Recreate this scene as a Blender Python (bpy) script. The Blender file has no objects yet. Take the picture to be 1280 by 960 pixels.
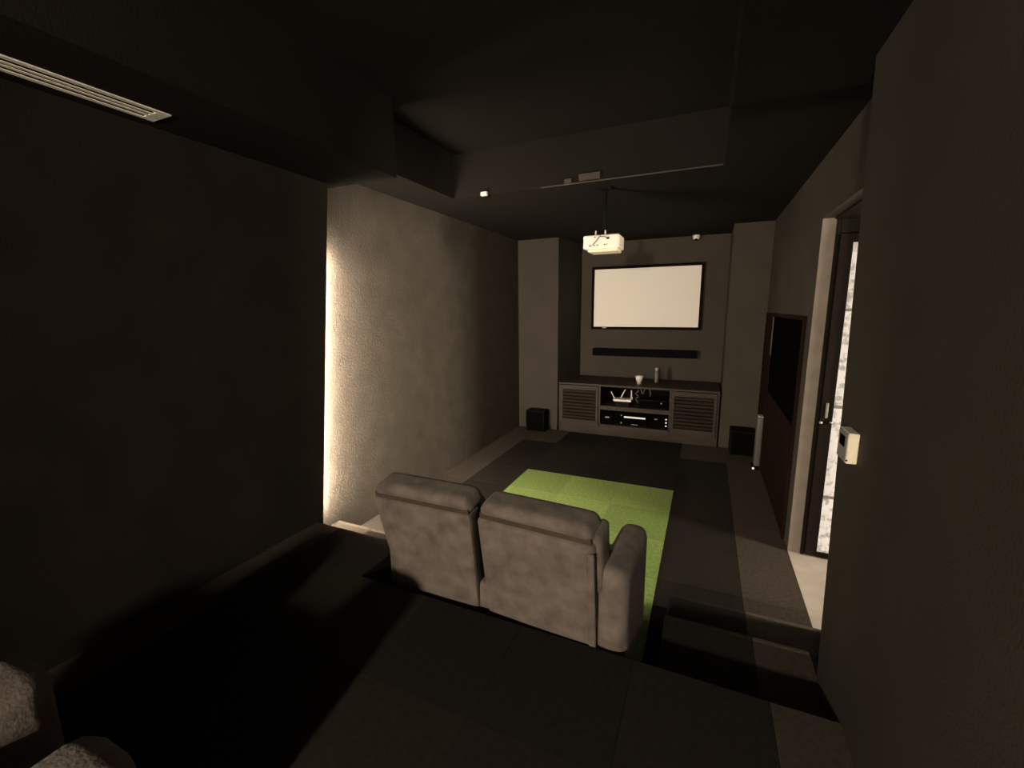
import bpy, bmesh, math, random
from mathutils import Vector, Matrix
random.seed(7)
R = math.radians
scene = bpy.context.scene
COL = scene.collection

# ------------------------------------------------------------------ camera, world, exposure
ZC = 1.809                                    # eye height above the lower floor
FPX = 542.58                                  # focal length in pixels of a 1280 px wide frame
yaw, pitch, roll = R(24.02687), R(-9.83365), R(-0.56258)
fw = Vector((-math.sin(yaw)*math.cos(pitch), math.cos(yaw)*math.cos(pitch), math.sin(pitch)))
r0 = fw.cross(Vector((0, 0, 1))).normalized(); u0 = r0.cross(fw)
rt = math.cos(roll)*r0 + math.sin(roll)*u0
up = -math.sin(roll)*r0 + math.cos(roll)*u0
cam = bpy.data.cameras.new('camera')
cam.sensor_fit = 'HORIZONTAL'; cam.sensor_width = 36.0; cam.lens = 36.0*FPX/1280.0
cam.clip_start = 0.02; cam.clip_end = 60
cam_o = bpy.data.objects.new('camera', cam); COL.objects.link(cam_o)
m3 = Matrix((rt, up, -fw)).transposed()
cam_o.matrix_world = Matrix.Translation((0, 0, ZC)) @ m3.to_4x4()
scene.camera = cam_o
world = bpy.data.worlds.new('world'); scene.world = world; world.use_nodes = True
bgn = world.node_tree.nodes['Background']
bgn.inputs[0].default_value = (0.5, 0.45, 0.4, 1); bgn.inputs[1].default_value = 0.002
vs = scene.view_settings
vs.view_transform = 'Standard'; vs.look = 'None'; vs.gamma = 1.0; vs.use_curve_mapping = False
vs.exposure = 0.0
# lamp strengths (each lamp is built further down as a fixture)
STRIP_EMIT = 400.0       # vertical light strip on the end of the left wall
REAR_EMIT = 2750.0       # globe lamp in the corridor behind the rear doorway
LOBBY_EMIT = 90.0        # frosted window at the far end of the side lobby
GLASS_EMIT = 0.50        # daylight standing in the frosted door glass
WARM = (1.0, 0.81, 0.60)

# ------------------------------------------------------------------ materials
def srgb(c):
    return tuple(((v/12.92) if v <= 0.04045 else ((v+0.055)/1.055)**2.4) for v in c)
def mat(name, col, rough=0.6, var=0.0, scale=8.0, bump=0.0, bscale=60.0, metal=0.0, spec=0.4, sheen=0.0,
        emit=None, estr=0.0, stretch=None, detail=4.0):
    m = bpy.data.materials.new(name); m.use_nodes = True
    nt = m.node_tree; b = nt.nodes['Principled BSDF']
    b.inputs['Base Color'].default_value = (*col, 1)
    b.inputs['Roughness'].default_value = rough
    b.inputs['Metallic'].default_value = metal
    b.inputs['Specular IOR Level'].default_value = spec
    if sheen: b.inputs['Sheen Weight'].default_value = sheen; b.inputs['Sheen Roughness'].default_value = 0.5
    if emit: b.inputs['Emission Color'].default_value = (*emit, 1); b.inputs['Emission Strength'].default_value = estr
    tc = nt.nodes.new('ShaderNodeTexCoord'); src = tc.outputs['Object']
    if stretch:
        mp = nt.nodes.new('ShaderNodeMapping'); mp.inputs['Scale'].default_value = stretch
        nt.links.new(src, mp.inputs['Vector']); src = mp.outputs['Vector']
    if var:
        n = nt.nodes.new('ShaderNodeTexNoise'); n.inputs['Scale'].default_value = scale; n.inputs['Detail'].default_value = detail
        nt.links.new(src, n.inputs['Vector'])
        rp = nt.nodes.new('ShaderNodeValToRGB')
        rp.color_ramp.elements[0].position = 0.3; rp.color_ramp.elements[1].position = 0.7
        rp.color_ramp.elements[0].color = (*[max(0, c*(1-var)) for c in col], 1)
        rp.color_ramp.elements[1].color = (*[min(1, c*(1+var)) for c in col], 1)
        nt.links.new(n.outputs['Fac'], rp.inputs['Fac'])
        nt.links.new(rp.outputs['Color'], b.inputs['Base Color'])
    if bump:
        n2 = nt.nodes.new('ShaderNodeTexNoise'); n2.inputs['Scale'].default_value = bscale; n2.inputs['Detail'].default_value = 6
        nt.links.new(src, n2.inputs['Vector'])
        bp = nt.nodes.new('ShaderNodeBump'); bp.inputs['Strength'].default_value = bump; bp.inputs['Distance'].default_value = 0.01
        nt.links.new(n2.outputs['Fac'], bp.inputs['Height']); nt.links.new(bp.outputs['Normal'], b.inputs['Normal'])
    return m

M = {}
M['wall'] = mat('wall_paint', (0.0505, 0.0443, 0.0377), 0.85, 0.10, 3.0, 0.14, 130, spec=0.15)
M['ceil'] = mat('ceiling_paint', (0.0112, 0.010, 0.009), 0.9, 0.08, 2.0, 0.2, 110, spec=0.1)
M['near_wall'] = mat('black_wall_cloth', (0.020, 0.0175, 0.015), 0.95, 0.15, 4.0, 0.3, 160, spec=0.05)  # wall colour darkened to hold the shade along the platform
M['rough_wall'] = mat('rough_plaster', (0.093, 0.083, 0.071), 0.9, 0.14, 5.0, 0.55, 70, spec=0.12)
M['base'] = mat('floor_slab', (0.008, 0.008, 0.007), 0.95, spec=0.1)
def carpet(name, c): return mat(name, c, 1.0, 0.18, 40, 0.6, 420, spec=0.05, sheen=0.0)
M['dark'] = [carpet('carpet_charcoal_%s' % n, c) for n, c in (('deep', (0.018, 0.0165, 0.015)), ('mid', (0.021, 0.019, 0.017)),
             ('warm', (0.024, 0.0205, 0.0175)), ('green_grey', (0.0215, 0.0215, 0.0175)))]
M['grey'] = [carpet('carpet_taupe_a', (0.058, 0.050, 0.042)), carpet('carpet_taupe_b', (0.052, 0.0445, 0.037))]
M['green'] = [carpet('carpet_lime_a', (0.245, 0.355, 0.112)), carpet('carpet_lime_b', (0.215, 0.315, 0.098)), carpet('carpet_lime_c', (0.262, 0.375, 0.120))]
M['nosing'] = carpet('carpet_nosing', (0.085, 0.075, 0.064))  # lighter tone paints the light caught on the step edges
M['stone'] = mat('pale_stone', (0.41, 0.38, 0.34), 0.45, 0.12, 7.0, 0.05, 40)
M['sofa'] = mat('suede_fabric', (0.128, 0.109, 0.098), 0.95, 0.30, 11.0, 0.28, 90, spec=0.1, sheen=0.1)
M['sofa_dark'] = mat('suede_seam', (0.055, 0.045, 0.036), 0.95, 0.2, 9.0, 0.3, 70, spec=0.1)
M['wood'] = mat('dark_walnut', (0.029, 0.0195, 0.0155), 0.55, 0.35, 5.0, 0.08, 40, spec=0.3, stretch=(0.6, 6, 6))
M['wood2'] = mat('dark_mahogany', (0.013, 0.0062, 0.0048), 0.8, 0.3, 5.0, 0.05, 40, spec=0.05, stretch=(6, 6, 0.6))
M['black'] = mat('black_plastic', (0.0035, 0.0035, 0.004), 0.6, spec=0.08)
M['felt'] = mat('black_felt', (0.006, 0.005, 0.005), 0.95, spec=0.05)
M['cloth'] = mat('speaker_cloth', (0.0032, 0.0032, 0.0035), 0.95, 0.3, 120, 0.5, 300, spec=0.0)
M['navy'] = mat('soundbar_cloth', (0.0042, 0.0042, 0.0065), 0.9, 0.2, 150, 0.5, 300, spec=0.02)
M['gloss'] = mat('black_glass', (0.0025, 0.0025, 0.0022), 0.9, spec=0.0)
M['screen'] = mat('screen_fabric', (0.85, 0.83, 0.80), 0.95, spec=0.05)
M['white'] = mat('white_plastic', (0.80, 0.78, 0.74), 0.4, 0.03, 5, spec=0.4)
M['offwhite'] = mat('cream_plastic', (0.80, 0.74, 0.60), 0.5, 0.04, 5, spec=0.3)
M['greyplastic'] = mat('pale_grey_plastic', (0.32, 0.31, 0.29), 0.45, spec=0.4)
M['vent'] = mat('vent_enamel', (0.86, 0.83, 0.78), 0.5, 0.05, 4, spec=0.3)
M['metal'] = mat('brushed_metal', (0.6, 0.57, 0.52), 0.35, metal=0.9)
M['steel'] = mat('bright_steel', (0.75, 0.73, 0.7), 0.25, metal=0.8)
M['frame'] = mat('door_wood', (0.008, 0.0055, 0.0045), 0.75, 0.3, 6, 0.04, 40, spec=0.1, stretch=(6, 6, 0.7))
M['led'] = mat('standby_led', (0.8, 0.8, 0.8), 0.4, emit=(1, 0.98, 0.95), estr=0.45)
M['display'] = mat('lit_display', (0.5, 0.5, 0.5), 0.4, emit=(1, 0.95, 0.9), estr=0.42)
M['strip'] = mat('light_strip_diffuser', (0.9, 0.85, 0.75), 0.5, emit=WARM, estr=STRIP_EMIT)
M['globe_rear'] = mat('opal_globe_rear', (0.9, 0.85, 0.75), 0.5, emit=WARM, estr=REAR_EMIT)
M['window_pane'] = mat('frosted_window_lit', (0.9, 0.85, 0.75), 0.5, emit=WARM, estr=LOBBY_EMIT)
M['lining'] = mat('pale_plaster', (0.20, 0.18, 0.155), 0.9, 0.12, 9.0, 0.3, 90, spec=0.1)  # wall colour raised to paint the light on the lobby jamb
M['tower'] = mat('mid_grey_plastic', (0.085, 0.083, 0.08), 0.5, spec=0.3)

def glass_material():
    m = bpy.data.materials.new('frosted_glass_backlit'); m.use_nodes = True
    nt = m.node_tree; b = nt.nodes['Principled BSDF']
    b.inputs['Base Color'].default_value = (0.5, 0.48, 0.45, 1); b.inputs['Roughness'].default_value = 0.35
    tc = nt.nodes.new('ShaderNodeTexCoord')
    v = nt.nodes.new('ShaderNodeTexNoise'); v.inputs['Scale'].default_value = 26; v.inputs['Detail'].default_value = 5
    n = nt.nodes.new('ShaderNodeTexNoise'); n.inputs['Scale'].default_value = 6
    for k in (v, n): nt.links.new(tc.outputs['Object'], k.inputs['Vector'])
    r1 = nt.nodes.new('ShaderNodeValToRGB')
    r1.color_ramp.elements[0].position = 0.36; r1.color_ramp.elements[0].color = (0.16, 0.15, 0.14, 1)
    r1.color_ramp.elements[1].position = 0.52; r1.color_ramp.elements[1].color = (1.0, 0.93, 0.83, 1)
    nt.links.new(v.outputs['Fac'], r1.inputs['Fac'])
    mx = nt.nodes.new('ShaderNodeMix'); mx.data_type = 'RGBA'; mx.blend_type = 'MULTIPLY'; mx.inputs[0].default_value = 0.5
    nt.links.new(r1.outputs['Color'], mx.inputs[6]); nt.links.new(n.outputs['Fac'], mx.inputs[7])
    nt.links.new(mx.outputs[2], b.inputs['Emission Color']); b.inputs['Emission Strength'].default_value = GLASS_EMIT*1.35
    bp = nt.nodes.new('ShaderNodeBump'); bp.inputs['Strength'].default_value = 0.4; bp.inputs['Distance'].default_value = 0.006
    nt.links.new(v.outputs['Fac'], bp.inputs['Height']); nt.links.new(bp.outputs['Normal'], b.inputs['Normal'])
    return m
M['glass'] = glass_material()

# ------------------------------------------------------------------ mesh helpers
def box(bm, x0, x1, y0, y1, z0, z1, bev=0.0, seg=2, fn=None):
    """an axis aligned box (optionally bevelled) added to bm; fn(v) -> v bends it afterwards"""
    t = bmesh.new()
    bmesh.ops.create_cube(t, size=1.0)
    for v in t.verts:
        v.co = Vector(((x0+x1)/2 + v.co.x*(x1-x0), (y0+y1)/2 + v.co.y*(y1-y0), (z0+z1)/2 + v.co.z*(z1-z0)))
    if bev > 0:
        bev = min(bev, 0.49*min(abs(x1-x0), abs(y1-y0), abs(z1-z0)))
        bmesh.ops.bevel(t, geom=list(t.edges), offset=bev, segments=seg, profile=0.5, affect='EDGES')
    if fn:
        for v in t.verts: v.co = fn(v.co)
    merge(bm, t)
def merge(bm, t):
    t.verts.index_update()
    mp = [bm.verts.new(v.co) for v in t.verts]
    for f in t.faces:
        try: nf = bm.faces.new([mp[v.index] for v in f.verts]); nf.smooth = f.smooth
        except ValueError: pass
    t.free()
def prism(bm, pts, z0, z1):
    """vertical prism over a plan outline; z0/z1 may be lists"""
    n = len(pts)
    a = [bm.verts.new((p[0], p[1], z0)) for p in pts]; b = [bm.verts.new((p[0], p[1], z1)) for p in pts]
    bm.faces.new(list(reversed(a))); bm.faces.new(b)
    for i in range(n): bm.faces.new((a[i], a[(i+1) % n], b[(i+1) % n], b[i]))
def lathe(bm, prof, seg=20, c=(0, 0, 0), axis='Z'):
    rings = []
    for r, z in prof:
        ring = []
        for i in range(seg):
            a = 2*math.pi*i/seg; p = (r*math.cos(a), r*math.sin(a), z)
            if axis == 'Y': p = (p[0], p[2], p[1])
            if axis == 'X': p = (p[2], p[0], p[1])
            ring.append(bm.verts.new((c[0]+p[0], c[1]+p[1], c[2]+p[2])))
        rings.append(ring)
    for a, b in zip(rings, rings[1:]):
        for i in range(seg): bm.faces.new((a[i], a[(i+1) % seg], b[(i+1) % seg], b[i]))
    bm.faces.new(list(reversed(rings[0]))); bm.faces.new(rings[-1])
def tube(bm, pts, r, seg=8):
    pts = [Vector(p) for p in pts]; rings = []
    for i, p in enumerate(pts):
        d = (pts[min(i+1, len(pts)-1)] - pts[max(i-1, 0)]).normalized()
        s = d.cross(Vector((0, 0, 1)))
        if s.length < 1e-3: s = d.cross(Vector((1, 0, 0)))
        s.normalize(); t = d.cross(s)
        rings.append([bm.verts.new(p + r*(math.cos(2*math.pi*k/seg)*s + math.sin(2*math.pi*k/seg)*t)) for k in range(seg)])
    for a, b in zip(rings, rings[1:]):
        for k in range(seg): bm.faces.new((a[k], a[(k+1) % seg], b[(k+1) % seg], b[k]))
    bm.faces.new(list(reversed(rings[0]))); bm.faces.new(rings[-1])
def obj(name, bm, m, parent=None, smooth=False, loc=None):
    bmesh.ops.recalc_face_normals(bm, faces=bm.faces)
    me = bpy.data.meshes.new(name); bm.to_mesh(me); bm.free()
    me.materials.append(m)
    if smooth:
        for p in me.polygons: p.use_smooth = True
    o = bpy.data.objects.new(name, me); COL.objects.link(o)
    if parent: o.parent = parent
    if loc: o.location = loc
    return o
def B(name, m, dims, parent=None, bev=0.0, seg=2, smooth=False, fn=None):
    bm = bmesh.new(); box(bm, *dims, bev=bev, seg=seg, fn=fn); return obj(name, bm, m, parent, smooth)
def tag(o, label, cat, group=None):
    o['label'] = label; o['category'] = cat
    if group: o['group'] = group
    return o
def thing(name, label, cat, loc=(0, 0, 0), rz=0.0, group=None):
    o = bpy.data.objects.new(name, None); COL.objects.link(o); o.empty_display_size = 0.1
    o.location = loc; o.rotation_euler = (0, 0, rz)
    return tag(o, label, cat, group)
def struct(name, bm, m, label, cat='wall', parent=None):
    o = obj(name, bm, m, parent); o['kind'] = 'structure'; o['label'] = label; o['category'] = cat
    return o
def smooth_mod(o, levels=1):
    s = o.modifiers.new('subdivision', 'SUBSURF'); s.levels = levels; s.render_levels = levels
    for p in o.data.polygons: p.use_smooth = True

# ------------------------------------------------------------------ room measures (metres; z = 0 is the lower floor)
XL, XR = -2.59, 0.66            # side walls of the front part
NL, NR = -2.475, 0.535          # side walls of the rear part, built out a little
YR, YP, YB = -2.6, 6.08, 6.83   # rear wall, pier fronts, back of the alcove
YE = 1.71                       # front edge of the rear platform
ZP = 0.31
YS1, YS2 = 2.545, 2.20          # fronts of the two steps at the sides
ZS1, ZS2 = 0.103, 0.207
ZF, ZL, ZN = 2.79, 2.68, 2.755  # ceilings: front, left soffit, right soffit
ZK = 3.16                       # coffer
KX0, KX1, KY = -2.15, 0.05, 3.58
YN = 2.52                       # front end of the lower rear soffits
TOPZ = 3.3
LX = 3.9                       # outer wall of the side lobby
JY = 3.575                      # far jamb of the lobby opening
HZ = 2.375                      # opening height
PX0, PX1 = -0.11, -1.72         # the pit for the sofa lies between the side steps

# ------------------------------------------------------------------ walls
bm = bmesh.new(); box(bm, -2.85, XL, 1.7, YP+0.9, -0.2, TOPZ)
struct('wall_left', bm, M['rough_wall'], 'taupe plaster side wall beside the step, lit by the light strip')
# built-out rear part of the left wall, its end leans a little
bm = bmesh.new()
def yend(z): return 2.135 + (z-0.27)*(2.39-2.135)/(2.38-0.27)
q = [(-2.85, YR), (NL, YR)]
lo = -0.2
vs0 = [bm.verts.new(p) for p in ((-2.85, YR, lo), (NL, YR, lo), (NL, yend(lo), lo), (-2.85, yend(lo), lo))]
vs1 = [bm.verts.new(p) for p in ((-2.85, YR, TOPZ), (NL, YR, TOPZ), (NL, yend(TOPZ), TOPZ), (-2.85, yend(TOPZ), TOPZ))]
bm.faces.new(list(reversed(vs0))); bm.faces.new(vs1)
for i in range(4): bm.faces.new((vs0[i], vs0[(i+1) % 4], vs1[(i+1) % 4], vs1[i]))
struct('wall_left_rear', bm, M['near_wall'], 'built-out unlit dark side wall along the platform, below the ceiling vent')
bm = bmesh.new()
def yendr(z): return 2.060 + (z-0.3)*0.088
box(bm, NR, LX+0.2, YR, 1.0, -0.2, TOPZ, fn=lambda v: Vector((v.x, yendr(v.z) if v.y > 0 else v.y, v.z)))
box(bm, XR, XR+0.12, 2.0, 2.53, -0.2, HZ)  # unseen jamb nib, added to cut the lobby light on the left wall
struct('wall_right_rear', bm, M['wall'], 'taupe side wall along the platform carrying the wall thermostat')
bm = bmesh.new()
box(bm, XR, LX+0.4, JY, YP+0.9, -0.2, TOPZ)
box(bm, XR, LX, 2.0, JY, HZ, TOPZ)
struct('wall_right', bm, M['wall'], 'taupe side wall with the lobby opening and the built-in cabinet')
bm = bmesh.new(); box(bm, LX, LX+0.2, 1.9, JY, -0.2, HZ+0.2)
struct('wall_lobby', bm, M['wall'], 'outer wall of the small side lobby beside the glass door')
bm = bmesh.new(); prism(bm, [(XL-0.1, YP), (-1.97, YP), (-1.83, YB), (-1.83, YB+0.15), (XL-0.1, YB+0.15)], -0.2, TOPZ)
struct('wall_pier_left', bm, M['wall'], 'wall pier between the lit side wall and the slatted cabinet')
bm = bmesh.new(); box(bm, 0.235, XR+0.1, YP, YB+0.15, -0.2, TOPZ)
struct('wall_pier_right', bm, M['wall'], 'wall pier beside the built-in cabinet, behind the grey tower')
bm = bmesh.new(); box(bm, -1.9, 0.3, YB, YB+0.15, -0.2, TOPZ)
struct('wall_back', bm, M['wall'], 'taupe alcove wall carrying the projection screen and sound bar')
DX0, DX1, DZ = -0.90, 0.05, 2.45
bm = bmesh.new()
box(bm, -2.85, DX0, YR-0.2, YR, -0.2, TOPZ); box(bm, DX1, NR+0.2, YR-0.2, YR, -0.2, TOPZ); box(bm, DX0, DX1, YR-0.2, YR, DZ, TOPZ)
struct('wall_rear', bm, M['wall'], 'rear wall of the room with a wide doorway behind the platform seating')
bm = bmesh.new()
box(bm, -2.3, -2.1, -5.9, YR-0.2, ZP-0.1, 2.9); box(bm, 0.2, 0.4, -5.9, YR-0.2, ZP-0.1, 2.9); box(bm, -2.3, 0.4, -6.1, -5.9, ZP-0.1, 2.9); box(bm, -2.3, 0.4, -6.1, YR-0.2, 2.7, 2.9)
struct('wall_corridor', bm, M['wall'], 'walls and ceiling of the corridor behind the rear doorway')
bm = bmesh.new(); box(bm, -2.3, 0.4, -6.1, YR, -0.2, ZP)
struct('floor_corridor', bm, M['stone'], 'pale stone floor of the rear corridor', 'floor')

# ------------------------------------------------------------------ ceiling
bm = bmesh.new()
box(bm, XL-0.2, KX0, YN, KY, ZF, TOPZ)
box(bm, KX1, XR+0.2, YN, KY, ZF, TOPZ)
box(bm, XL-0.2, XR+0.2, KY, YB+0.1, ZF, TOPZ)
box(bm, XL-0.2, XR+0.2, YR-0.1, KY+0.05, ZK, TOPZ+0.05)
struct('ceiling', bm, M['ceil'], 'near-black ceiling with a raised coffer above the sofa', 'ceiling')
bm = bmesh.new(); box(bm, XL-0.2, -1.955, YR-0.1, YN, ZL, TOPZ)
struct('ceiling_soffit_left', bm, M['ceil'], 'lower black ceiling soffit holding the slotted air vent', 'ceiling')
bm = bmesh.new(); box(bm, KX1, XR+0.2, YR-0.1, YN, ZN, TOPZ)
struct('ceiling_soffit_right', bm, M['ceil'], 'black ceiling soffit over the thermostat wall', 'ceiling')

# ------------------------------------------------------------------ floors (slabs) and carpet tiles
YL, YL1, ZL1 = 2.085, 2.385, 0.155       # left side: platform front, step front and height
GAP = 0.0012; TH = 0.006
bm = bmesh.new(); box(bm, XL-0.1, XR, YE, YB, -0.2, -TH)
floor = struct('floor', bm, M['base'], 'lower floor laid with charcoal carpet tiles and a taupe border', 'floor')
bm = bmesh.new(); box(bm, -2.85, NR+0.1, YR, YE, -0.2, ZP-TH); box(bm, -2.85, PX1, YE, YL, -0.2, ZP-TH)
plat = struct('floor_platform', bm, M['base'], 'raised rear platform laid with charcoal carpet tiles', 'floor')
def step(name, x0, x1, y1, z1, y0, label):
    bm = bmesh.new(); box(bm, x0, x1, y0, y1, -0.1, z1-TH); return struct(name, bm, M['base'], label, 'step')
s1r = step('floor_step', PX0, XR, YS1, ZS1, YE, 'low carpeted step beside the lobby opening')
s2r = step('floor_step', PX0, XR, YS2, ZS2, YE, 'upper carpeted step between sofa arm and thermostat wall')
s1l = step('floor_step', XL-0.1, PX1, YL1, ZL1, YL, 'low carpeted step below the light strip')
def tile(x0, x1, y0, y1, z, m, parent, name='carpet_tile'):
    if x1-x0 < 0.02 or y1-y0 < 0.02: return
    g = GAP/2
    o = B(name, m, (-(x1-x0)/2+g, (x1-x0)/2-g, -(y1-y0)/2+g, (y1-y0)/2-g, -TH, 0.0), parent, bev=0.0008, seg=1)
    o.location = ((x0+x1)/2, (y0+y1)/2, z + random.uniform(-0.0004, 0.0004))
P = 0.523
IX = [-2.255, -1.77, -1.247, -0.723, -0.2, 0.312]
def dark(): return random.choices(M['dark'], (3, 3, 2, 2))[0]
# lower floor
ys = [YE, 1.781, 2.304, 2.827, 3.35, 3.873, 4.396, 4.919, 5.442, 5.965, YP]
for j in range(len(ys)-1):
    y0, y1 = ys[j], ys[j+1]
    for i in range(5):
        x0, x1 = IX[i], IX[i+1]
        if y0 >= 5.4 and y0 < 5.9 and i in (0, 4): m = random.choice(M['grey'])
        elif y0 >= 5.9: m = M['grey'][0] if i in (0, 4) else dark()
        elif 1 <= i <= 3 and y1 <= 4.45: m = M['green'][(i*2+j) % 3]
        else: m = dark()
        yy0 = y0
        if y1 <= (YL1 if i == 0 else YS1) and not (x1 > PX1 and x0 < PX0): continue
        if i == 0: yy0 = max(y0, YL1)
        if i == 4: yy0 = max(y0, YS1)
        tile(x0, x1, yy0, y1, 0.0, m, floor)
    for x0, x1, ye in ((XL, IX[0], YL1), (IX[5], XR, YS1)):
        yy0 = max(y0, ye)
        if y1 > yy0: tile(x0, x1, yy0, y1, 0.0, random.choice(M['grey']), floor)
# steps at both sides
for par, x0, x1, y0, y1, z in ((s1r, PX0, XR, YS2, YS1, ZS1), (s2r, PX0, NR, YE, YS2, ZS2), (s1l, XL, PX1, YL, YL1, ZL1)):
    if x0 == PX0:
        tile(x0, 0.298, y0, y1-0.025, z, dark(), par); tile(0.298, x1, y0, y1-0.025, z, M['grey'][0], par)
        B('nosing', M['dark'][3], (x0, 0.298, y1-0.025, y1+0.006, z-0.03, z+0.001), par, bev=0.006)
        B('nosing', M['nosing'], (0.298, x1, y1-0.025, y1+0.006, z-0.03, z+0.001), par, bev=0.006)
    else:
        tile(x0, IX[0], y0, y1-0.025, z, M['grey'][1], par); tile(IX[0], x1, y0, y1-0.025, z, dark(), par)
        B('nosing', M['nosing'], (x0, IX[0], y1-0.025, y1+0.006, z-0.03, z+0.001), par, bev=0.006)
        B('nosing', M['nosing'], (IX[0], x1, y1-0.025, y1+0.006, z-0.03, z+0.001), par, bev=0.006)
# platform
py = [YR] + [YE - P*k for k in range(8, -1, -1) if YE - P*k > YR]
for j in range(len(py)-1):
    y0, y1 = py[j], py[j+1]
    for i in range(5): tile(IX[i], IX[i+1], y0, y1, ZP, dark(), plat)
    tile(NL, IX[0], y0, y1, ZP, random.choice(M['grey']), plat)
    tile(IX[5], NR, y0, y1, ZP, random.choice(M['grey']), plat)
tile(NL, IX[0], YE, YL, ZP, M['grey'][0], plat); tile(IX[0], PX1, YE, YL, ZP, dark(), plat)
# pale lobby floor
bm = bmesh.new(); box(bm, XR, LX, 2.0, JY, -0.2, 0.0)
struct('floor_lobby', bm, M['stone'], 'pale stone lobby floor below the glass door', 'floor')

# ------------------------------------------------------------------ glass door in the lobby
d = thing('door_1', 'dark wooden door with frosted backlit glass panes in the side lobby', 'door', (0.735, JY, 0.0)); d['kind'] = 'structure'
fm = bmesh.new(); box(fm, 0.0, 0.022, -0.02, 0.0, 0.0, HZ-0.013, 0.004); box(fm, 0.022, 0.98, -0.02, 0.0, 2.27, HZ-0.013, 0.004); box(fm, 0.925, 0.98, -0.02, 0.0, 0.0, 2.27, 0.004)
obj('door_frame', fm, M['frame'], d)
B('stile', M['frame'], (0.024, 0.097, -0.035, -0.001, 0.012, 2.265), d, 0.004)
B('stile', M['frame'], (0.860, 0.922, -0.035, -0.001, 0.012, 2.265), d, 0.004)
B('bottom_rail', M['frame'], (0.097, 0.860, -0.035, -0.001, 0.012, 0.045), d, 0.003)
B('top_rail', M['frame'], (0.097, 0.860, -0.035, -0.001, 2.21, 2.265), d, 0.003)
zb = [0.045, 0.47, 1.125, 1.78, 2.21]
for k in range(4):
    B('pane', M['glass'], (0.097, 0.860, -0.022, -0.010, zb[k]+(0.010 if k else 0), zb[k+1]-(0.010 if k < 3 else 0)), d)
for k in (1, 2, 3): B('muntin', M['greyplastic'], (0.097, 0.860, -0.026, -0.006, zb[k]-0.010, zb[k]+0.010), d)
bm = bmesh.new(); box(bm, 0.050, 0.066, -0.042, -0.034, 1.045, 1.15, 0.003); lk = obj('lock_plate', bm, M['metal'], d); lk['label'] = 'worn metal lock plate'
bm = bmesh.new(); lathe(bm, [(0.006, 0), (0.011, 0.01), (0.011, 0.02), (0.007, 0.026)], 12, (0.030, -0.058, 1.012), 'Y'); obj('knob', bm, M['steel'], d, True)
bm = bmesh.new(); lathe(bm, [(0.006, 0), (0.011, 0.01), (0.011, 0.02), (0.007, 0.026)], 12, (0.088, -0.058, 1.018), 'Y'); obj('knob', bm, M['steel'], d, True)

# globe lamps: one at the end of the lobby, one in the rear corridor
def globe(name, label, loc, r, drop, m):
    t = thing(name, label, 'lamp', loc)
    bm = bmesh.new(); bmesh.ops.create_uvsphere(bm, u_segments=24, v_segments=14, radius=r); obj('globe', bm, m, t, True)
    bm = bmesh.new(); tube(bm, [(0, 0, r-0.005), (0, 0, drop)], 0.006, 8); obj('cord', bm, M['black'], t)
    bm = bmesh.new(); lathe(bm, [(0.05, drop-0.02), (0.05, drop)], 20); obj('ceiling_rose', bm, M['white'], t)
w = thing('window_1', 'frosted lit window in the end wall of the side lobby', 'window', (LX, 2.67, 1.70)); w['kind'] = 'structure'
for dims in ((-0.04, 0, -0.45, 0.45, 0.55, 0.60), (-0.04, 0, -0.45, 0.45, -0.60, -0.55), (-0.04, 0, -0.45, -0.40, -0.55, 0.55), (-0.04, 0, 0.40, 0.45, -0.55, 0.55)):
    B('window_frame', M['frame'], dims, w, 0.004)
for y0_, y1_ in ((-0.40, -0.012), (0.012, 0.40)): B('pane', M['window_pane'], (-0.02, -0.01, y0_, y1_, -0.55, 0.55), w)
B('mullion', M['frame'], (-0.035, 0, -0.012, 0.012, -0.55, 0.55), w)
globe('pendant_lamp', 'glowing opal globe pendant in the rear corridor', (-0.55, -3.35, 2.00), 0.10, 0.70, M['globe_rear'])
bm = bmesh.new(); box(bm, 0.725, LX, 2.0, JY-0.003, HZ-0.012, HZ-0.001)
struct('ceiling_lobby', bm, M['frame'], 'dark boarded ceiling of the side lobby', 'ceiling')
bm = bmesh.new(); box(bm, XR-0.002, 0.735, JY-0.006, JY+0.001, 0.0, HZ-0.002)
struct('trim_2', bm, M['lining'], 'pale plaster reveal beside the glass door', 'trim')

# ------------------------------------------------------------------ vertical light strip on the end of the built-out wall
t = thing('light_strip', 'tall warm light strip on the end of the built-out side wall', 'lamp', (-2.555, 0, 0))
def sh(v): return Vector((v.x, v.y + yend(v.z), v.z))
B('channel', M['metal'], (-0.030, 0.030, 0.0, 0.006, 0.315, 2.24), t, fn=sh)
B('diffuser', M['strip'], (-0.025, 0.025, 0.006, 0.011, 0.325, 2.22), t, fn=sh)

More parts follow.
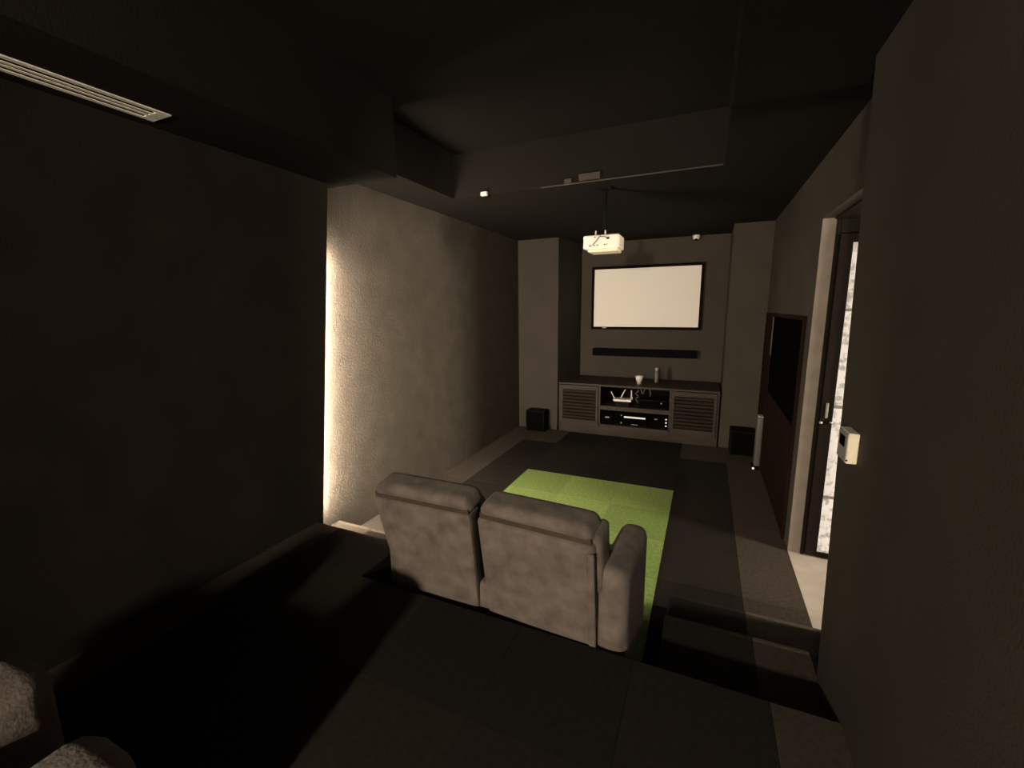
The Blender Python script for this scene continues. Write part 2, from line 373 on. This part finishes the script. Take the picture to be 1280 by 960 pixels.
# ------------------------------------------------------------------ two-seat sofa in the pit
def lean(y0, z0, deg):
    c, s = math.cos(R(deg)), math.sin(R(deg))
    def fn(v):
        dy, dz = v.y-y0, v.z-z0
        return Vector((v.x, y0 + dy*c - dz*s, z0 + dz*c + dy*s))
    return fn
def puff(fn, x0, x1, y0, y1, z0, z1, amt):
    def g(v):
        u = (v.x-(x0+x1)/2)/((x1-x0)/2); w = (v.z-(z0+z1)/2)/((z1-z0)/2)
        k = max(0, 1-u*u)*max(0, 1-w*w)
        s = 1 if v.y > (y0+y1)/2 else -1
        return fn(Vector((v.x, v.y + s*amt*k, v.z)))
    return g
def soft(name, m, dims, parent, bev, fn=None, cuts=5, levels=1):
    """upholstered block: bevelled box cut into a grid, bent, then smoothed"""
    bm = bmesh.new(); box(bm, *dims, bev=bev, seg=3)
    for ax in range(3):
        lo_, hi_ = dims[2*ax], dims[2*ax+1]
        nn = max(1, min(cuts, int((hi_-lo_)/0.07)))
        for k in range(1, nn+1):
            co = Vector((0, 0, 0)); co[ax] = lo_ + (hi_-lo_)*k/(nn+1); no = Vector((0, 0, 0)); no[ax] = 1
            bmesh.ops.bisect_plane(bm, geom=list(bm.verts)+list(bm.edges)+list(bm.faces), plane_co=co, plane_no=no)
    if fn:
        for v in bm.verts: v.co = fn(v.co)
    o = obj(name, bm, m, parent, True)
    return o
def half(root, x0, x1, side, ax0, ax1, xf):
    """one seat of the sofa: backrest x0..x1, arm ax0..ax1, all points passed through xf"""
    S = M['sofa']
    ln = lean(1.90, 0.30, 7.5)
    def F(v): return xf(ln(v))
    w = x1-x0
    # back panel (rear shell) slightly narrower at the foot
    def taper(v):
        k = (v.z-0.08)/(0.80-0.08)
        inset = 0.12*(1-k)
        xx = v.x
        if side < 0: xx = v.x + inset*(x1-v.x)/w
        else: xx = v.x + 0.02*(1-k)*(x1-v.x)/w
        return F(Vector((xx, v.y, v.z)))
    bk = soft('backrest', S, (x0, x1, 1.84, 1.96, 0.08, 0.785), root, 0.022, puff(taper, x0, x1, 1.84, 1.96, 0.08, 0.785, 0.012))
    # front cushion of the backrest
    soft('back_cushion', S, (x0+0.02, x1-0.02, 1.95, 2.10, 0.42, 0.79), root, 0.06, puff(F, x0, x1, 1.95, 2.10, 0.40, 0.82, 0.03))
    # pillow-top head roll
    def droop(v):
        u = (v.x-(x0+x1)/2)/(w/2)
        end = max(0.0, abs(u)-0.80)/0.20
        return F(Vector((v.x, v.y, v.z - 0.030*end*end)))
    hr = soft('head_roll', S, (x0+0.012, x1-0.006, 1.85, 2.02, 0.792, 0.872), root, 0.038, droop, 6)
    # dark strip painting the shade under the roll and a welt down the outer edge
    B('seam', M['sofa_dark'], (x0+0.015, x1-0.015, 1.856, 1.98, 0.770, 0.815), root, 0.004, fn=F)
    if side > 0:
        soft('side_flap', S, (x1-0.034, x1+0.022, 1.88, 2.04, 0.50, 0.822), root, 0.028, F, 4)
        soft('welt', S, (x1-0.032, x1+0.004, 1.828, 1.850, 0.10, 0.755), root, 0.009, F, 4)
    else:
        soft('welt', M['sofa_dark'], (x1-0.03, x1+0.004, 1.848, 1.93, 0.10, 0.78), root, 0.009, F, 4)
    # seat, base, foot rest
    soft('seat_cushion', S, (x0+0.03, x1-0.01, 2.02, 2.46, 0.26, 0.44), root, 0.05, xf, 5)
    soft('footrest', S, (x0+0.03, x1-0.02, 2.44, 2.51, 0.07, 0.36), root, 0.03, xf, 3)
    B('base', M['sofa_dark'], (x0+0.03, x1-0.03, 1.90, 2.44, 0.045, 0.27), root, 0.01, fn=xf)
    # arm with a padded rounded top
    soft('arm', S, (ax0, ax1, 1.86, 2.385, 0.04, 0.635), root, 0.055, xf, 5)
    for fx in ((ax0+ax1)/2, x1-0.10 if side < 0 else x0+0.10):
        for fy in (1.97, 2.32):
            bm = bmesh.new(); p = xf(Vector((fx, fy, 0))); lathe(bm, [(0.02, 0.0), (0.024, 0.05)], 12, (p.x, p.y, 0)); obj('foot', bm, M['black'], root)
t = thing('recliner_sofa', 'two-seat brown-grey suede recliner sofa with rolled headrests in front of the platform', 'sofa', (0, 0, 0))
SC = 0.957
def seat_in(v):                                # stands close against the platform
    z = ZC + (v.z-ZC)*SC if v.z > 0.3 else v.z*(ZC + (0.3-ZC)*SC)/0.3
    return Vector((v.x*SC, v.y*SC, z))
def ident(v): return seat_in(v)
def yawed(v):
    c, s = math.cos(R(-4.0)), math.sin(R(-4.0)); px, py_ = -1.0, 1.86
    dx, dy = v.x-px, v.y-py_
    return seat_in(Vector((px + dx*c - dy*s, py_ + dx*s + dy*c, v.z)))
half(t, -1.665, -1.035, -1, -1.66, -1.53, ident)
soft('rear_bridge', M['sofa'], (-1.075, -0.955, 1.862, 1.96, 0.06, 0.36), t, 0.02, ident, 3)
half(t, -0.995, -0.385, 1, -0.40, -0.255, yawed)

# ------------------------------------------------------------------ armchair at the left edge of the frame, on the platform
t = thing('recliner_chair', 'grey suede armchair with broad padded arms on the rear platform', 'armchair', (-1.48, 0.0, ZP))
S = M['sofa']
for sx in (-1, 1):
    a0, a1 = (0.14, 0.37) if sx > 0 else (-0.37, -0.15)
    soft('arm', S, (a0, a1, -0.45, 0.46 if sx < 0 else 0.42, 0.05, 0.52), t, 0.07, None, 5)
soft('seat_cushion', M['sofa_dark'], (-0.16, 0.15, -0.40, 0.33, 0.20, 0.40), t, 0.05, None, 5)
soft('backrest', S, (-0.30, 0.30, -0.62, -0.42, 0.10, 0.60), t, 0.07, lean(-0.5, 0.3, 8), 5)
soft('head_roll', S, (-0.30, 0.30, -0.70, -0.45, 0.57, 0.70), t, 0.07, lean(-0.5, 0.3, 8), 5)
B('base', M['sofa_dark'], (-0.30, 0.30, -0.5, 0.34, 0.04, 0.22), t, 0.01)
for fx in (-0.26, 0.26):
    for fy in (-0.4, 0.3):
        bm = bmesh.new(); lathe(bm, [(0.02, 0), (0.024, 0.05)], 12, (fx, fy, 0)); obj('foot', bm, M['black'], t)

# ------------------------------------------------------------------ slatted media cabinet in the alcove
CY, CX0, CX1 = 6.05, -1.935, 0.215
t = thing('media_cabinet', 'long dark walnut media cabinet with slatted doors below the projection screen', 'cabinet', (0, CY, 0))
W = M['wood']
D = YB - CY - 0.012
B('top_board', W, (CX0, CX1, -0.012, D, 0.712, 0.74), t, 0.003)
B('side_panel', W, (CX0, CX0+0.025, 0.0, D, 0.0, 0.712), t, 0.002)
B('side_panel', W, (CX1-0.025, CX1, 0.0, D, 0.0, 0.712), t, 0.002)
B('divider', W, (-1.345, -1.318, 0.0, D, 0.06, 0.712), t, 0.002)
B('divider', W, (-0.392, -0.366, 0.0, D, 0.06, 0.712), t, 0.002)
B('back_panel', M['felt'], (CX0+0.03, CX1-0.03, D-0.012, D, 0.06, 0.70), t)
B('bottom_board', W, (CX0+0.025, CX1-0.025, 0.0, D-0.012, 0.135, 0.160), t, 0.002)
B('plinth', W, (CX0+0.025, CX1-0.025, 0.004, 0.03, 0.0, 0.135), t, 0.002)
B('shelf', W, (-1.318, -0.392, 0.0, D-0.012, 0.375, 0.435), t, 0.002)
def slat_door(x0, x1, name):
    z0, z1 = 0.140, 0.706
    dr = B(name, W, (x0, x0+0.035, -0.018, 0.004, z0, z1), t, 0.002)
    B('stile', W, (x1-0.035, x1, -0.018, 0.004, z0, z1), dr, 0.002)
    B('rail', W, (x0+0.035, x1-0.035, -0.018, 0.004, z1-0.062, z1), dr, 0.002)
    B('rail', W, (x0+0.035, x1-0.035, -0.018, 0.004, z0, z0+0.062), dr, 0.002)
    B('door_backing', M['felt'], (x0+0.03, x1-0.03, 0.004, 0.008, z0, z1), dr)
    n = 9; a = z0+0.066; b = z1-0.066; p = (b-a)/n
    for k in range(n):
        zc = a + p*(k+0.5)
        def tilt(v, zc=zc):
            c, s = math.cos(R(28)), math.sin(R(28)); dy, dz = v.y+0.007, v.z-zc
            return Vector((v.x, -0.007 + dy*c - dz*s, zc + dz*c + dy*s))
        B('slat', W, (x0+0.033, x1-0.033, -0.011, -0.003, zc-0.019, zc+0.019), dr, 0.0015, 1, fn=tilt)
slat_door(CX0+0.028, -1.348, 'door'); slat_door(-0.364, CX1-0.028, 'door')

# devices in the open shelves (world coordinates; shelf tops at z 0.435 and 0.160)
t = thing('wifi_router', 'white router with raised antennas on the upper cabinet shelf', 'router', (-1.02, CY+0.10, 0.435))
# on a little black box so that its edge catches the light
B('body', M['white'], (-0.125, 0.125, -0.07, 0.07, 0.070, 0.102), t, 0.008, 2)
B('stand', M['black'], (-0.10, 0.10, -0.055, 0.06, 0.0, 0.070), t, 0.003)
for (x, dx, dz, y) in ((-0.115, -0.055, 0.105, 0.0), (-0.045, 0.065, 0.135, 0.06), (0.115, 0.012, 0.135, -0.05), (0.125, -0.02, 0.13, 0.04)):
    bm = bmesh.new(); tube(bm, [(x, y, 0.09), (x+dx*0.5, y, 0.09+dz*0.5), (x+dx, y, 0.09+dz)], 0.007, 8); obj('antenna', bm, M['white'], t)
t = thing('set_top_box', 'matt black set-top box right of the white router', 'media box', (-0.60, CY+0.11, 0.435))
B('body', M['black'], (-0.19, 0.175, -0.08, 0.14, 0.006, 0.125), t, 0.012, 3)
B('front_panel', M['gloss'], (-0.18, 0.165, -0.084, -0.079, 0.02, 0.11), t, 0.001)
bm = bmesh.new(); lathe(bm, [(0.009, 0), (0.009, 0.006)], 12, (0.105, -0.089, 0.088), 'Y'); obj('button', bm, M['greyplastic'], t)
for fx in (-0.15, 0.14):
    for fy in (-0.05, 0.1): B('foot', M['black'], (fx-0.012, fx+0.012, fy-0.012, fy+0.012, 0.0, 0.008), t)
t = thing('cable_bundle', 'pale thin cables looped between router and set-top box', 'cables', (-0.78, CY+0.33, 0.435))
def curl(pts, r=0.004): 
    bm = bmesh.new(); tube(bm, pts, r, 6); return bm
obj('cable', curl([(-0.08+0.02*math.sin(k*1.1), 0.0, 0.0042+0.014*k if k else 0.004) for k in range(15)]), M['greyplastic'], t)
obj('cable', curl([(0.0+0.10*k/12-0.05, 0.03, 0.19+0.05*math.cos(k*0.6)) for k in range(13)]), M['greyplastic'], t)
obj('cable', curl([(0.10+0.006*math.sin(k), 0.01, 0.004+0.018*k) for k in range(13)]), M['greyplastic'], t)
t = thing('av_receiver', 'black amplifier with a lit display bar on the lower cabinet shelf', 'amplifier', (-0.91, CY+0.14, 0.160))
B('body', M['black'], (-0.215, 0.235, -0.10, 0.22, 0.012, 0.165), t, 0.004)
B('front_panel', M['gloss'], (-0.215, 0.235, -0.106, -0.099, 0.014, 0.163), t, 0.002)
B('display', M['display'], (-0.075, 0.215, -0.109, -0.105, 0.118, 0.140), t)
B('label_strip', M['greyplastic'], (0.03, 0.115, -0.109, -0.105, 0.024, 0.032), t)
for z in (0.052, 0.158): 
    bm = bmesh.new(); lathe(bm, [(0.010, 0), (0.010, 0.014)], 12, (-0.11, -0.120, z-0.008), 'Y'); obj('knob', bm, M['steel'], t)
for fx in (-0.18, 0.2):
    for fy in (-0.06, 0.18): B('foot', M['black'], (fx-0.016, fx+0.016, fy-0.016, fy+0.016, 0.0, 0.014), t)
t = thing('small_media_player', 'small black box with pale badge left of the amplifier', 'media box', (-1.22, CY+0.12, 0.160))
B('body', M['gloss'], (-0.075, 0.075, -0.09, 0.1, 0.0, 0.16), t, 0.006)
B('badge', M['greyplastic'], (-0.028, 0.028, -0.093, -0.089, 0.095, 0.113), t)
t = thing('game_console', 'black box with three small white lights right of the amplifier', 'media box', (-0.53, CY+0.12, 0.160))
B('body', M['gloss'], (-0.125, 0.125, -0.09, 0.12, 0.0, 0.17), t, 0.008)
for k in range(3): B('indicator_light', M['led'], (0.098, 0.118, -0.094, -0.089, 0.044+0.046*k, 0.060+0.046*k), t)
B('badge', M['greyplastic'], (-0.045, -0.005, -0.093, -0.089, 0.130, 0.142), t)

# on the cabinet top
t = thing('candle_cup', 'small white tapered cup standing on the cabinet top', 'cup', (-0.823, 6.27, 0.74))
bm = bmesh.new(); lathe(bm, [(0.032, 0.0), (0.036, 0.02), (0.030, 0.032)], 20); obj('base', bm, M['greyplastic'], t, True)
bm = bmesh.new(); lathe(bm, [(0.034, 0.032), (0.056, 0.105), (0.058, 0.115), (0.052, 0.115), (0.046, 0.09)], 24); obj('bowl', bm, M['white'], t, True)
t = thing('spray_bottle', 'slim grey bottle with pale cap standing behind the white cup', 'bottle', (-0.612, 6.50, 0.74))
bm = bmesh.new(); lathe(bm, [(0.028, 0), (0.03, 0.01), (0.03, 0.14), (0.022, 0.165), (0.014, 0.17)], 20); obj('body', bm, mat('grey_bottle', (0.11, 0.10, 0.09), 0.5), t, True)
bm = bmesh.new(); lathe(bm, [(0.022, 0.168), (0.024, 0.175), (0.024, 0.205), (0.018, 0.212)], 16); obj('cap', bm, M['greyplastic'], t, True)

# ------------------------------------------------------------------ projection screen, sound bar, camera
t = thing('projection_screen', 'white fixed-frame projection screen with a black border on the alcove wall', 'screen', (-0.863, YB, 1.953))
sw, shh = 0.755, 0.432
B('screen_fabric', M['screen'], (-sw, sw, -0.034, -0.028, -shh, shh), t)
for dims in ((-sw-0.04, sw+0.04, -0.045, -0.001, shh, shh+0.04), (-sw-0.04, sw+0.04, -0.045, -0.001, -shh-0.04, -shh),
             (-sw-0.04, -sw, -0.045, -0.001, -shh, shh), (sw, sw+0.04, -0.045, -0.001, -shh, shh)):
    B('frame_bar', M['felt'], dims, t, 0.004)
B('maker_tag', M['greyplastic'], (-0.62, -0.555, -0.048, -0.044, -shh-0.022, -shh-0.008), t)
t = thing('sound_bar', 'long dark navy sound bar mounted below the projection screen', 'sound bar', (-0.855, YB, 1.13))
B('body', M['navy'], (-0.755, 0.755, -0.085, -0.012, -0.058, 0.058), t, 0.018, 3)
for sx in (-1, 1): B('end_cap', M['black'], (sx*0.755-0.008, sx*0.755+0.008, -0.083, -0.014, -0.056, 0.056), t, 0.006)
for fx in (-0.4, 0.4): B('bracket', M['black'], (fx-0.03, fx+0.03, -0.013, -0.0005, -0.03, 0.03), t)
t = thing('security_camera', 'small white dome camera under the ceiling above the projection screen', 'camera', (-0.20, 6.77, ZF))
bm = bmesh.new(); lathe(bm, [(0.045, 0.0), (0.048, -0.012), (0.045, -0.045), (0.032, -0.06)], 20); obj('housing', bm, M['white'], t, True)
bm = bmesh.new(); lathe(bm, [(0.021, -0.062), (0.021, -0.058), (0.018, -0.012), (0.010, 0.0)], 16, (0, -0.02, -0.012)); obj('lens', bm, M['gloss'], t, True)

# ------------------------------------------------------------------ projector on its ceiling pole
t = thing('projector', 'white projector hanging from the ceiling on a black pole', 'projector', (-0.838, 3.70, 2.345), R(0))
def bowed(v): return Vector((v.x, v.y, v.z - 0.0))
B('body', M['white'], (-0.148, 0.150, 0.0, 0.24, -0.052, 0.058), t, 0.014, 3)
B('underside_tray', M['offwhite'], (-0.115, 0.135, 0.02, 0.22, -0.076, -0.050), t, 0.012, 3)
rp = B('rear_panel', M['white'], (-0.138, 0.140, -0.004, 0.002, -0.044, 0.050), t, 0.002)
for (x, z, w_, h_) in ((-0.085, -0.028, 0.020, 0.008), (-0.052, -0.028, 0.008, 0.008), (-0.025, -0.026, 0.016, 0.006), (0.035, -0.024, 0.012, 0.008), (0.055, -0.022, 0.005, 0.011), (0.060, 0.025, 0.024, 0.014), (-0.048, 0.040, 0.011, 0.007)):
    B('socket', M['black'], (x-w_/2, x+w_/2, -0.007, -0.003, z-h_/2, z+h_/2), rp)
bm = bmesh.new(); tube(bm, [(-0.065, -0.012, -0.024), (-0.045, -0.016, -0.004), (-0.012, -0.012, 0.036), (0.0, 0.02, 0.066)], 0.003, 6); obj('cable', bm, M['black'], t)
bm = bmesh.new(); tube(bm, [(0.060, -0.012, 0.025), (0.04, -0.016, 0.036), (0.0, -0.008, 0.040), (-0.008, 0.02, 0.066)], 0.003, 6); obj('cable', bm, M['black'], t)
B('mount_plate', M['black'], (-0.08, 0.08, 0.04, 0.20, 0.060, 0.072), t, 0.003)
bm = bmesh.new(); tube(bm, [(0, 0.12, 0.07), (0, 0.12, ZF-2.345-0.015)], 0.018, 12); obj('pole', bm, M['black'], t)
B('ceiling_plate', M['black'], (-0.06, 0.06, 0.06, 0.18, ZF-2.345-0.016, ZF-2.345), t, 0.003)
for x in (-0.05, 0.03): B('mount_bolt', M['metal'], (x-0.006, x+0.006, 0.03, 0.042, 0.058, 0.095), t)

# small white sensor and cover plates on the coffer face
t = thing('motion_sensor', 'tiny white sensor on the lower edge of the ceiling coffer', 'sensor', (-1.835, KY, ZF))
B('body', M['white'], (-0.030, 0.030, -0.035, -0.0005, -0.012, 0.022), t, 0.006)
B('base', M['black'], (-0.034, 0.034, -0.006, 0.035, -0.016, -0.001), t, 0.002)
PL = mat('plate_paint', (0.045, 0.040, 0.034), 0.8, 0.1, 10)
tag(B('cover_plate', PL, (-1.115, -1.055, KY-0.016, KY-0.0005, ZF+0.004, ZF+0.040), None, 0.002), 'small square grey cover plate on the coffer face', 'cover plate')
tag(B('cover_plate', PL, (-0.995, -0.825, KY-0.016, KY-0.0005, ZF+0.012, ZF+0.062), None, 0.002), 'wide grey cover plate on the coffer face above the projector', 'cover plate')
tr = B('trim_1', PL, (-1.32, KX1-0.01, KY-0.007, KY+0.004, ZF-0.005, ZF+0.006), None, 0.003)  # added strip, its pale colour stands in for light on the corner
tr['kind'] = 'structure'; tr['label'] = 'pale edge bead along the coffer'; tr['category'] = 'trim'

# ------------------------------------------------------------------ slotted air vent in the left soffit
t = thing('air_vent', 'long pale slotted air vent in the black left soffit', 'vent', (-2.318, 0, ZL))
vy0, vy1, vw = -0.9, 1.325, 0.072
B('vent_backing', M['felt'], (-vw+0.006, vw-0.006, vy0+0.01, vy1-0.02, -0.0015, -0.0005), t)
for x0, x1 in ((-vw, -vw+0.022), (vw-0.026, vw)): B('frame_bar', M['vent'], (x0, x1, vy0, vy1, -0.006, -0.0005), t, 0.002)
B('frame_bar', M['vent'], (-vw+0.022, vw-0.026, vy1-0.05, vy1, -0.006, -0.0005), t, 0.002)
B('frame_bar', M['vent'], (-vw+0.022, vw-0.026, vy0, vy0+0.05, -0.006, -0.0005), t, 0.002)
for k in range(2):
    xc = -vw+0.022 + (2*vw-0.048)*(k+1)/3.0
    B('slat', M['vent'], (xc-0.0085, xc+0.0085, vy0+0.05, vy1-0.05, -0.0055, -0.002), t, 0.001)

# ------------------------------------------------------------------ built-in cabinet on the right wall
t = thing('wall_cabinet', 'dark reddish wooden wall cabinet with a black glass upper panel beside the lobby opening', 'cabinet', (XR, 0, 0))
W2 = M['wood2']; y0, y1, zt = 3.74, 5.95, 1.735
B('stile', W2, (-0.022, 0, y1-0.62, y1, 0.0, zt), t, 0.002)
B('stile', W2, (-0.022, 0, y0, y0+0.04, 0.0, zt), t, 0.002)
B('top_rail', W2, (-0.022, 0, y0+0.04, y1-0.62, zt-0.03, zt), t, 0.002)
B('mid_rail', W2, (-0.024, 0, y0+0.04, y1-0.62, 0.875, 0.915), t, 0.002)
B('glass_panel', M['gloss'], (-0.014, 0, y0+0.04, y1-0.62, 0.915, zt-0.03), t)
B('glass_bead', mat('worn_bead', (0.06, 0.055, 0.05), 0.6), (-0.025, -0.014, y1-0.632, y1-0.620, 1.30, zt-0.035), t, 0.002)  # pale bar painting a highlight beside the stile
ym = (y0+0.04+y1-0.62)/2
for a, b in ((y0+0.043, ym-0.002), (ym+0.002, y1-0.623)): B('lower_door', W2, (-0.020, 0, a, b, 0.08, 0.872), t, 0.003)
B('plinth', W2, (-0.012, 0, y0+0.04, y1-0.62, 0.0, 0.078), t)

# ------------------------------------------------------------------ thermostat
t = thing('thermostat', 'cream wall thermostat with a small dark display on the right rear wall', 'thermostat', (NR, 1.955, 1.29))
B('body', M['offwhite'], (-0.034, -0.0005, -0.058, 0.058, -0.058, 0.058), t, 0.004)
B('face', M['greyplastic'], (-0.037, -0.033, -0.055, 0.055, -0.055, 0.055), t, 0.001)
B('display', M['gloss'], (-0.039, -0.036, -0.030, 0.030, -0.002, 0.038), t)
B('button', M['black'], (-0.036, -0.030, -0.0595, -0.0575, -0.048, -0.042), t)

# ------------------------------------------------------------------ speakers and tower
def speaker(name, loc, w, h, dp, label):
    t = thing(name, label, 'speaker', loc)
    B('cabinet_box', M['black'], (-w/2, w/2, 0.0, dp, 0.012, h), t, 0.006)
    B('grille', M['cloth'], (-w/2+0.012, w/2-0.012, -0.012, 0.001, 0.022, h-0.012), t, 0.005)
    for fx in (-w/2+0.03, w/2-0.03):
        for fy in (0.03, dp-0.03):
            bm = bmesh.new(); lathe(bm, [(0.012, 0), (0.014, 0.014)], 10, (fx, fy, 0)); obj('foot', bm, M['black'], t)
speaker('floor_speaker', (-2.245, 5.86, 0), 0.29, 0.315, 0.20, 'black cube speaker in front of the left wall pier')
speaker('subwoofer', (0.487, 5.78, 0), 0.27, 0.31, 0.27, 'black subwoofer box beside the grey tower')
t = thing('tower_heater', 'slim pale grey tower standing beside the black subwoofer', 'tower', (0.612, 5.42, 0), 0)
bm = bmesh.new(); box(bm, -0.032, 0.036, -0.06, 0.06, 0.03, 0.60, 0.02, 3); obj('body', bm, M['tower'], t, True)
B('top_cap', M['greyplastic'], (-0.026, 0.030, -0.052, 0.052, 0.595, 0.612), t, 0.007)
B('base', M['black'], (-0.050, 0.044, -0.08, 0.08, 0.0, 0.032), t, 0.006)
bm = bmesh.new(); lathe(bm, [(0.012, 0), (0.012, 0.008)], 12, (-0.036, -0.09, 0.018), 'Y'); obj('knob', bm, M['led'], t)  # glowing disc painting a glint at the tower foot
